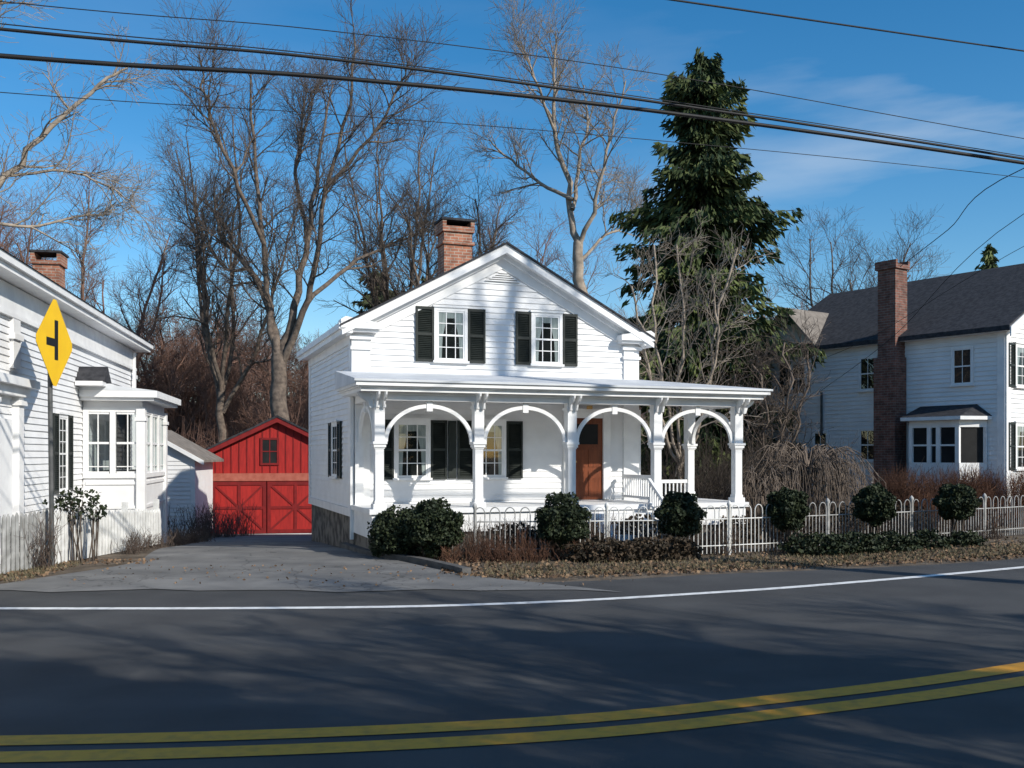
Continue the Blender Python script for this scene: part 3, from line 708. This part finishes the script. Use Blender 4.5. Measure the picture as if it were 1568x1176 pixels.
# ---------------------------------------------------------------- trees
s=.03
def lp(x,y,dy=0): return ((x-432)*s,dy,(655-y)*s+3.2)
big=[([(.1,0,-.8),lp(432,690),lp(431,620),lp(428,545)],.5,.34,False),
 ([lp(428,548),lp(418,490,.3),lp(375,405,.8),lp(330,350,1),(lp(312,285,1.4))],.22,.05,True),
 ([lp(424,545),lp(414,470),lp(412,380,-.8),lp(402,260,-1.2),lp(396,130,-1.5)],.19,.04,True),
 ([lp(432,545),lp(455,470),lp(470,360,.6),lp(482,250,.8),lp(500,110,1.6)],.22,.04,True),
 ([lp(432,560),lp(468,480,-.5),lp(495,405,-1.4),lp(512,310,-2),lp(548,190,-2.5),lp(560,90,-2.6)],.18,.04,True),
 ([lp(470,470,-.5),lp(530,405,.5),lp(590,365,1.5),lp(650,335,2.2)],.12,.03,True),
 ([lp(412,380,-.8),lp(375,280,-2.2),lp(350,190,-3),lp(340,130,-3.4)],.11,.03,True),
 ([lp(470,360,.6),lp(440,250,1.8),lp(445,160,2.6),lp(450,100,3)],.11,.03,True),
 ([lp(375,405,.8),lp(330,400,2),lp(290,350,3),lp(275,290,3.4)],.09,.03,True),
 ([lp(512,310,-2),lp(580,240,-2.6),lp(620,180,-3),lp(640,130,-3)],.09,.03,True)]
BC=dict(BASE); BC.update(n=[17,8,7],len=[2.8,1.6,1.0],r=[.045,.021,.011])
limb_tree('bare_maple_tree',(-10.6,45,0),big,'bark',BC,3)
s2=.028
def lq(x,y,dy=0): return ((x-885)*s2,dy,(773-y)*s2)
t2=[([lq(884,790),lq(888,560),lq(886,450),lq(884,370)],.3,.22,False),
 ([lq(884,372),lq(872,300,.3),lq(850,200,.4),lq(846,110,.4),lq(850,45,.3)],.16,.03,True),
 ([lq(884,375),lq(905,330,-.5),lq(925,240,-1),(lq(950,140,-1.3))],.12,.03,True),
 ([lq(872,305),lq(830,270,1),lq(780,225,1.8),lq(745,190,2)],.09,.03,True),
 ([lq(886,400),lq(930,350,1.2),lq(965,330,2),(lq(985,280,2.4))],.08,.02,True),
 ([lq(875,320),lq(890,230,1.5),lq(905,140,2.5),lq(900,90,3)],.1,.03,True),
 ([lq(850,200,.4),lq(815,130,-1),lq(795,80,-1.5)],.07,.02,True)]
C2=dict(BASE); C2.update(n=[14,7,6],len=[2.4,1.25,.75],r=[.042,.02,.01])
limb_tree('bare_ash_tree',(2.85,42,-.2),t2,'barkpale',C2,11)
auto_tree('bare_tree',(-3.3,47,-.8),17.5,3.4,'bark',21,C2,5,.2,.45)
auto_tree('bare_tree',(-15.5,52,-1),19,4.5,'bark',22,BASE,6,.22,.35)
auto_tree('bare_tree',(-6.8,54,-1),21,4.0,'bark',23,BASE,6,.22,.4)
auto_tree('bare_tree',(.2,58,-1),17,4.0,'twigbrown',24,BASE,6,.2,.35)
s3=.0187
def ll(x,y,dy=0): return ((x+120)*s3,dy,(802-y)*s3)
t3=[([ll(-120,810),ll(-118,560),ll(-110,430)],.32,.24,False),
 ([ll(-112,450),ll(-60,330),ll(0,262,.5),ll(60,180,.8),ll(130,110,1),ll(170,80,1.2)],.13,.03,True),
 ([ll(-110,430),ll(-70,250,-1),ll(0,120,-1.4),ll(60,10,-1.6),ll(90,-60,-1.6)],.13,.03,True),
 ([ll(0,262,.5),ll(60,240,1.5),ll(110,250,2.2),ll(150,275,2.6)],.05,.02,True),
 ([ll(-60,330,0),ll(0,330,1.5),ll(60,300,2.5),(ll(100,290,3))],.06,.02,True),
 ([ll(-110,430),ll(-130,250,-1),ll(-140,100,-2)],.16,.04,True)]
C3=dict(BASE); C3.update(n=[12,6,6],len=[2.0,1.1,.6],r=[.035,.015,.008],up=.02)
limb_tree('bare_sycamore_tree',(-16.9,28,0),t3,'barkpale',C3,5)
auto_tree('bare_oak_tree',(-24,54,-1),16.5,6.0,'twigbrown',31,BC,7,.3,.25)
auto_tree('bare_oak_tree',(-29,50,-1),16,5,'twigbrown',32,BASE,6,.28,.25)
auto_tree('bare_oak_tree',(-19,58,-1),13,4.5,'twigbrown',33,BASE,6,.24,.25)
C4=dict(BASE); C4.update(n=[9,6,4],len=[1.8,1.0,.5],r=[.03,.014,.008])
auto_tree('bare_cherry_tree',(4.9,28.5,0),8.4,1.7,'barkpale',41,C4,5,.08,.2)
auto_tree('bare_cherry_tree',(7.9,29.5,0),5.2,1.7,'bark',42,C4,5,.07,.2)
auto_tree('bare_tree',(18.2,52,0),13.5,3.6,'bark',43,BASE,6,.2,.3)
def prof(t):
    return (4.3*(1-t)**.6*(.8+.2*min(1,t*5)))*(1+.14*math.sin(t*23)) if t<.97 else .3
spruce('spruce_tree',(6.6,34,0),15.7,prof,430,'needle',5,z0=1.2,per=19,leaf=.36,kq=9,lo=.4,hang=.24,lump=.3)
spruce('pine_tree',(-8.3,62,-1),14.2,lambda t:3.8*(1-t)**.5,150,'needle2',6,z0=3,per=9,leaf=.6,kq=6)
spruce('pine_tree',(-5.2,60,-1),13.6,lambda t:3.4*(1-t)**.5,150,'needle2',7,z0=3,per=9,leaf=.6,kq=6)
spruce('spruce_tree',(38,78,0),18.5,lambda t:3.4*(1-t)**.6,150,'needle',9,z0=2,per=9,leaf=.6,kq=6)

WB=empty('distant_woodland')
Cb=dict(BASE); Cb.update(n=[12,8,6],len=[2.6,1.4,.9],r=[.05,.022,.015],rmin=.01)
var=[]
for i in range(5):
    o=auto_tree('wood_tree_mesh',(0,0,0),11,3.2,'twigbrown',60+i,Cb,5,.14,.25); var.append(o.data); bpy.data.objects.remove(o)
k=0
rr=random.Random(4)
def wood(x,y,s):
    global k
    o=bpy.data.objects.new('wood_tree_%d'%k,var[k%5]); k+=1; COL.objects.link(o); o.parent=WB
    o.location=(x,y,H(x,y)-.3); o.rotation_euler=(0,0,rr.uniform(0,6.28)); o.scale=(s,s,s*rr.uniform(.85,1.15))
for row,(y,n) in enumerate(((56,20),(64,26),(74,30),(86,30),(100,32),(118,34),(140,36))):
    wd=y*.62
    for i in range(n):
        x=-wd+2*wd*(i+rr.random())/n
        if y<60 and x>-6: continue
        if y<80 and x>-6 and rr.random()<.4: continue
        wood(x,y+rr.uniform(-4,4),rr.uniform(.6,.9) if y<90 else rr.uniform(.75,1.05))
T=Tubes(); r_=random.Random(9)
for i in range(150):
    x=r_.uniform(-24,14); y=r_.uniform(46,58)
    twigclump(T,x,y,H(x,y)-.1,r_.uniform(2,5.0),1.6,22,r_,0,.016,.5)
V,F=T.mesh(); np_obj('woodland_undergrowth',V,F,'twigbrown')
T=Tubes()
for i in range(50):
    x=r_.uniform(4.5,10.0); y=r_.uniform(25.5,31)
    if x>8.0 and y>27: continue
    twigclump(T,x,y,0,r_.uniform(1.5,2.7),1.0,24,r_,0,.01,.3)
V,F=T.mesh(); np_obj('side_yard_brush',V,F,'barkdark')
T=Tubes(); 
weeping(T,7.2,23.9,2.25,1.9,85,r_); weeping(T,5.9,23.2,1.7,1.0,30,r_)
V,F=T.mesh(); np_obj('weeping_cherry_tree',V,F,'bark')
T=Tubes(); 
for i in range(90):
    t=r_.random(); x=9.7+7.1*t+r_.gauss(0,.15); y=25.2+4.0*t+r_.uniform(-.4,.6)
    twigclump(T,x,y,.0,r_.uniform(1.2,1.65),.45,38,r_,0,.009,.2)
V,F=T.mesh(); np_obj('dry_hedge',V,F,'twigred')

balls=[(-1.45,18.3,.62,.55,.5),(.95,18.5,.72,.5,.5),(3.25,19.0,.8,.45,.44),(5.55,19.75,.9,.42,.42),(7.6,20.55,.92,.42,.4),(9.75,21.5,.95,.42,.4)]
for i,(x,y,z,a,b) in enumerate(balls):
    bush('clipped_boxwood_bush',[((x,y,z),(a,a,b))],6500,.07,'leaf',100+i,stem=6)
bush('foundation_hedge',[((-2.2,18.6,.5),(.5,.5,.45)),((-1.75,18.9,.45),(.6,.5,.5)),((-2.45,18.9,.4),(.3,.4,.45))],8000,.07,'leaf',120)
bush('low_juniper_shrub',[((1.7,18.15,.18),(.7,.3,.26)),((2.5,18.35,.18),(.6,.3,.24)),((3.1,18.6,.14),(.5,.3,.26))],6000,.075,'leafred',121)
bush('low_juniper_shrub',[((6.0,19.3,.16),(.7,.35,.28)),((6.9,19.7,.16),(.6,.35,.28)),((7.7,20.05,.15),(.6,.35,.26)),((8.7,20.6,.14),(.5,.3,.24)),((9.8,21.2,.12),(.4,.3,.2))],8500,.075,'leaf',122)
bush('porch_shrub',[((2.6,20.1,.35),(.7,.4,.4)),((1.2,19.5,.35),(.6,.4,.4)),((6.2,22.0,.4),(.7,.4,.45)),((4.9,21.3,.3),(.5,.3,.35)),((.0,19.1,.3),(.6,.3,.35)),((7.6,22.3,.35),(.8,.4,.45)),((9.2,23.2,.35),(.8,.4,.45))],12000,.08,'leafred',123)
T=Tubes()
for i in range(85):
    t=r_.random(); x=-1.9+13.5*t; y=np.interp(x,[-2,0,1.6,4.05,7.64,12.3],[18.4,18.5,18.7,19.3,21.1,23.8])+r_.uniform(-.25,.7)
    twigclump(T,x,y,0,r_.uniform(.35,.85),.3,20,r_,0,.007,.12)
V,F=T.mesh(); np_obj('dormant_garden_shrubs',V,F,'twiggrey')
T=Tubes()
for i in range(20):
    t=r_.random(); x=-1.2+3.0*t; twigclump(T,x,18.0+.1*t+r_.uniform(0,.3),0,r_.uniform(.3,.6),.22,20,r_,0,.007,.1)
V,F=T.mesh(); np_obj('russet_perennials',V,F,'twigred')
T=Tubes()
for i in range(26):
    y=r_.uniform(19.4,26); x=-7.6-.08*(y-18)+r_.uniform(-.2,.2); twigclump(T,x,y,H(x,y),r_.uniform(.25,.5),.25,16,r_,0,.007,.12)
for i in range(7):
    twigclump(T,r_.uniform(-8.6,-8.1),r_.uniform(16.9,17.2),0,r_.uniform(.6,1.1),.35,14,r_,0,.007,.1)
for i in range(14):
    x=r_.uniform(-10.3,-8.9); y=r_.uniform(29,34); twigclump(T,x,y,H(x,y),r_.uniform(.7,1.2),.5,20,r_,0,.01,.2)
V,F=T.mesh(); np_obj('driveway_edge_shrubs',V,F,'twiggrey')
bush('rose_bush',[((-8.0,18.0,1.15),(.45,.3,.24)),((-8.3,18.1,.95),(.4,.25,.3)),((-7.8,18.3,.95),(.25,.2,.2))],420,.09,'leaf',130,stem=7)

r=np.random.default_rng(3)
n=5200; X=-1.2+r.uniform(0,1,n)*14; Y=np.interp(X,[-1.5,0,3.4,5.8,9.3,13],[16.2,15.3,16.3,17.1,18.3,20.6])+.1+np.abs(r.normal(size=n))*1.3
P=np.stack([X,Y,np.full(n,.015)+r.uniform(0,.03,n)],1)
V1,F1=quads(P,.065,r,.8,np.stack([r.normal(size=n),r.normal(size=n),r.normal(size=n)*.25],1))
n=1700; X=r.uniform(-11,-6.6,n); Y=15.2+r.uniform(0,1,n)**1.3*3.2; keep=(X<-7.6)|(Y>17.5); X=X[keep];Y=Y[keep]; P=np.stack([X,Y,np.full(len(X),.035)],1)
V2,F2=quads(P,.06,r,.8,np.stack([r.normal(size=len(X)),r.normal(size=len(X)),r.normal(size=len(X))*.25],1))
n=300; X=r.uniform(-7,2,n); Y=14.4+r.uniform(0,1,n)**.6*3; P=np.stack([X,Y,np.full(n,.035)],1)
V3,F3=quads(P,.045,r,.8,np.stack([r.normal(size=n),r.normal(size=n),r.normal(size=n)*.2],1))
V=np.concatenate([V1,V2,V3]); F=np.concatenate([F1,F2+len(V1),F3+len(V1)+len(V2)])
np_obj('fallen_leaves',V,F,'litter')
n=13000; side=r.uniform(0,1,n)<.3
X=np.where(side,r.uniform(-12,-7.7,n),r.uniform(-.5,14,n)); Y=np.where(side,15.2+r.uniform(0,1,n)*2.6,np.interp(X,[-1.5,0,3.4,5.8,9.3,14],[16.5,15.7,16.7,17.5,18.8,21.6])+np.abs(r.normal(size=n))*1.1)
P=np.stack([X,Y,np.full(n,.03)],1); V,F=quads(P,.11,r,.12,np.stack([r.normal(size=n)*.6,r.normal(size=n)*.6,np.ones(n)],1)); np_obj('verge_grass',V,F,'grass')

# ---------------------------------------------------------------- fences
def hairpin():
    E=empty('hoop_top_fence'); C=cr([(-.7,18.45),(1.6,18.62),(4.05,19.2),(7.64,21.0),(12.3,23.7),(15.5,26.2)],14)
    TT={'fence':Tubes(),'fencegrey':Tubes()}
    d=[0]
    for i in range(1,len(C)): d.append(d[-1]+np.linalg.norm(C[i]-C[i-1]))
    def at(s):
        i=min(len(C)-2,max(0,np.searchsorted(d,s)-1)); f=(s-d[i])/(d[i+1]-d[i]); return C[i]+(C[i+1]-C[i])*f
    def mt(x): return 'fence' if (1.2<x<2.6 or 3.4<x<5.0) else 'fencegrey'  # grey stretches have the shade among the shrubs put into their colour
    s_=0; i=0
    while s_<d[-1]-.3:
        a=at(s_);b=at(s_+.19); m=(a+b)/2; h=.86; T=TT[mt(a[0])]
        pts=[(*a,.05),(*a,h)]
        for q in range(1,8):
            th=math.pi*q/8; c=m+(a-m)*math.cos(th); pts.append((c[0],c[1],h+.13*math.sin(th)))
        pts+=[(*b,h),(*b,.05)]
        T.add(pts,[.011]*len(pts),4)
        T.add([(*m,.05),(*m,.7),(*m,.74)],[.008,.008,.003],4)
        if i%9==0:
            p=at(s_-.05) if s_>.1 else a
            T.add([(*p,0),(*p,.95),(*p,1.0),(*p,1.04),(*p,1.08)],[.03,.03,.05,.04,.005],6)
        s_+=.285; i+=1
    for z in (.2,.72):
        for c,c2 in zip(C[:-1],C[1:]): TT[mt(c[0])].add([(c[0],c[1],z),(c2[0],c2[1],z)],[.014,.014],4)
    for kk,T in TT.items():
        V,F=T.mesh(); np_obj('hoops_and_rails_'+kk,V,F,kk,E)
hairpin()
def picket():
    E=empty('picket_fence')
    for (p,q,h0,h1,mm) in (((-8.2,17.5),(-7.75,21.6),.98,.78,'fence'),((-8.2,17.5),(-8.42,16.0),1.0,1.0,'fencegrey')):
        mb=MB()
        p=np.array(p);q=np.array(q); L=np.linalg.norm(q-p); d=(q-p)/L; nn=np.array([-d[1],d[0]]); n=int(L/.115)
        if mm=='fencegrey': nn=-nn
        for i in range(n):
            c=p+d*(i+.5)*L/n; h=h0+(h1-h0)*i/n+rnd.gauss(0,.012); w=.04; t=.01
            a=c-d*w; b=c+d*w; lean=rnd.gauss(0,.006)
            mb.prism([(*(a-nn*t),.02),(*(b-nn*t),.02),(*(b-nn*t+d*lean),h-.06),(*(c-nn*t+d*lean),h),(*(a-nn*t+d*lean),h-.06)],(nn[0]*2*t,nn[1]*2*t,0))
        for z in (.25,.7):
            mb.hexa([(*(p+nn*.012),z),(*(q+nn*.012),z),(*(q+nn*.05),z),(*(p+nn*.05),z),(*(p+nn*.012),z+.08),(*(q+nn*.012),z+.08),(*(q+nn*.05),z+.08),(*(p+nn*.05),z+.08)])
        k=int(L/2)+1
        for i in range(k+1):
            c=p+d*L*i/k+nn*.1; mb.box(c[0]-.05,c[0]+.05,c[1]-.05,c[1]+.05,0,h0*1.02)
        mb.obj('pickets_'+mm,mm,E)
picket()

# ---------------------------------------------------------------- sign, poles, wires
def sign():
    E=empty('warning_sign',(-8.1,17.2,0),0); T=Tubes(); T.add([(0.03,0,-.1),(0,0,2.2),(-.02,0,4.4)],[.04,.04,.04],8)
    V,F=T.mesh(); np_obj('sign_post',V,F,'steel',E)
    a=np.array([math.sin(R(-3)),math.cos(R(-3))]); n=np.array([a[1],-a[0]])
    c=np.array([.03,-.0]); zc=3.95; hs=.82
    def P(s_,z,o): return (c[0]+a[0]*s_+n[0]*o, c[1]+a[1]*s_+n[1]*o, zc+z)
    def plate(pl,o0,o1,name,m):
        mb=MB(); mb.prism([P(x,z,o0) for x,z in pl],tuple(n*(o1-o0))+(0,)); mb.obj(name,m,E)
    k=.06
    dia=[(-hs+k,-k),(-hs+k,k),(-k,hs-k),(k,hs-k),(hs-k,k),(hs-k,-k),(k,-hs+k),(-k,-hs+k)]
    plate(dia,.04,.045,'sign_plate','signy'); plate(dia,.036,.039,'sign_back','steel')
    plate([(-.02,-.3),(.13,-.3),(.13,.4),(-.02,.4)],.0465,.048,'symbol_main_road','black')
    plate([(-.02,-.07),(-.02,.07),(-.36,.07),(-.36,-.07)],.0465,.048,'symbol_side_road','black')
sign()
def wire(E,name,pts,r):
    cu=bpy.data.curves.new(name,'CURVE'); cu.dimensions='3D'; cu.bevel_depth=r; cu.bevel_resolution=1
    P=cr(pts,8); sp=cu.splines.new('POLY'); sp.points.add(len(P)-1)
    for i,p in enumerate(P): sp.points[i].co=(*p,1)
    cu.materials.append(M['wire']); o=bpy.data.objects.new(name,cu); COL.objects.link(o); o.parent=E
E=empty('overhead_power_lines')
pl=[(-14,8.08),(-5.75,11),(-2.31,12.22),(1.98,13.74),(8.36,16),(19.5,19.95)]
def wz(n,zs,r,off=(0,0)): wire(E,n,[(p[0]+off[0],p[1]+off[1],z) for p,z in zip(pl,zs)],r)
wz('cable_1',[6.15,6.47,6.70,6.81,6.75,6.5],.028)
wz('cable_2',[6.55,6.77,6.93,6.94,6.82,6.5],.019)
wz('wire_3',[6.8,7.08,7.28,7.34,7.15,6.9],.006)
wz('wire_4',[5.8,6.06,6.24,6.40,6.51,6.5],.005)
wz('wire_2b',[6.62,6.83,6.97,6.98,6.86,6.55],.007)
wire(E,'wire_5',[(-4.4,8,6.54),(1.97,12,7.56),(8.36,16,8.58),(14,19.5,9.5)],.012)
wire(E,'service_drop_1',[(14,13.5,8.4),(10.45,20,7.83),(10.9,24.5,7.6),(11.3,28.5,7.45)],.01)
wire(E,'service_drop_2',[(14,15,8.6),(10.45,20,6.9),(10.1,26,5.1),(9.9,31.8,3.95)],.007)
wire(E,'service_drop_3',[(14,15,8.4),(11.2,22,6.5),(10,28,5.2),(8.8,33.5,4.6)],.006)
for x,y in ((-14,8.08),(19.5,19.95)):
    Tp=Tubes(); Tp.add([(0,0,-.5),(0,0,5),(0,0,9.6)],[.16,.14,.11],10); V,F=Tp.mesh(); o=np_obj('utility_pole',V,F,'pole',None,True); o.location=(x,y,0)

# ---------------------------------------------------------------- trees across the road (behind the viewer) that shade the road
CS=dict(BASE); CS.update(n=[12,7,4],len=[2.4,1.3,.8],r=[.06,.03,.02],rmin=.014)
for i,(x,y,h,sp) in enumerate(((11.5,-1.5,10.5,4),(17.5,-3,12,4.5),(6,-5.5,10,4))):
    auto_tree('roadside_bare_tree',(x,y,0),h,sp,'bark',80+i,CS,7,.3,.3)
for i,(x,y,h,w) in enumerate(((9.0,-1.8,10.4,2.6),(13.2,.6,9.6,2.5),(19.5,1.6,9.6,2.5),(5.2,-4.5,8.0,2.6),(11.0,-4.5,10.5,2.8))):
    spruce('roadside_spruce',(x,y,0),h,lambda t,w=w:w*(1-t)**.6,170,'needle',90+i,z0=1.5,per=8,leaf=.7,kq=5)
limb_tree('roadside_tall_tree',(17.7,7.6,0),[([(0,0,-.5),(0,0,8),(.1,0,14),(.35,0,17.5),(.9,0,20.5)],.3,.12,False),
  ([(.1,0,14.2),(-.3,.5,15.6),(-.9,.8,18)],.09,.03,True),([(.2,0,16.2),(.9,.2,17.6),(1.9,.4,19)],.09,.03,True),([(.35,0,17.5),(.2,-.4,19),(-.2,-.6,21)],.08,.03,True)],'bark',C4,99)

# ---------------------------------------------------------------- sun, sky, camera
az=R(52); el=R(30); S=Vector((math.sin(az)*math.cos(el),-math.cos(az)*math.cos(el),math.sin(el)))
sun=bpy.data.lights.new('sun','SUN'); sun.energy=4.9; sun.angle=R(.53); sun.color=(1,.945,.85)
so=bpy.data.objects.new('sun',sun); so.rotation_euler=S.to_track_quat('Z','Y').to_euler(); so.location=(20,-20,30); COL.objects.link(so)
w=bpy.data.worlds.new('World'); scene.world=w; w.use_nodes=True; nt=w.node_tree; nt.nodes.clear()
out=nt.nodes.new('ShaderNodeOutputWorld'); bg=nt.nodes.new('ShaderNodeBackground'); bg.inputs[1].default_value=.145
sky=nt.nodes.new('ShaderNodeTexSky'); sky.sky_type='NISHITA'; sky.sun_disc=False; sky.sun_elevation=el; sky.sun_rotation=math.atan2(S.x,S.y)
sky.air_density=1.0; sky.dust_density=.3; sky.ozone_density=2.5
hs=nt.nodes.new('ShaderNodeHueSaturation'); hs.inputs['Saturation'].default_value=1.38; hs.inputs['Hue'].default_value=.497
tc=nt.nodes.new('ShaderNodeTexCoord'); mp=nt.nodes.new('ShaderNodeMapping'); mp.inputs['Scale'].default_value=(1.2,1.2,6); mp.inputs['Rotation'].default_value=(R(0),R(14),0)
nz=nt.nodes.new('ShaderNodeTexNoise'); nz.inputs['Scale'].default_value=1.8; nz.inputs['Detail'].default_value=7; nz.inputs['Roughness'].default_value=.5
rp=nt.nodes.new('ShaderNodeValToRGB'); rp.color_ramp.elements[0].position=.48; rp.color_ramp.elements[1].position=.8
sep=nt.nodes.new('ShaderNodeSeparateXYZ'); mr=nt.nodes.new('ShaderNodeMapRange'); mr.inputs[1].default_value=.1; mr.inputs[2].default_value=.4; mr.inputs[3].default_value=.08; mr.inputs[4].default_value=.85
mu=nt.nodes.new('ShaderNodeMath'); mu.operation='MULTIPLY'
mx=nt.nodes.new('ShaderNodeMix'); mx.data_type='RGBA'; mx.inputs[7].default_value=(5.6,6.0,6.4,1)
L=nt.links.new
L(tc.outputs['Generated'],mp.inputs[0]); L(mp.outputs[0],nz.inputs['Vector']); L(nz.outputs['Fac'],rp.inputs['Fac'])
L(tc.outputs['Generated'],sep.inputs[0]); L(sep.outputs[0],mr.inputs[0]); L(rp.outputs['Color'],mu.inputs[0]); L(mr.outputs[0],mu.inputs[1])
L(sky.outputs[0],hs.inputs['Color'])
L(mu.outputs[0],mx.inputs[0]); L(hs.outputs[0],mx.inputs[6]); L(mx.outputs[2],bg.inputs[0]); L(bg.outputs[0],out.inputs[0])
cam=bpy.data.cameras.new('camera'); cam.sensor_width=36; cam.lens=34.44; cam.shift_y=.0682; cam.clip_end=3000; cam.clip_start=.05
co=bpy.data.objects.new('camera',cam); co.location=(0,0,2.0); co.rotation_euler=(R(90),0,0); COL.objects.link(co); scene.camera=co
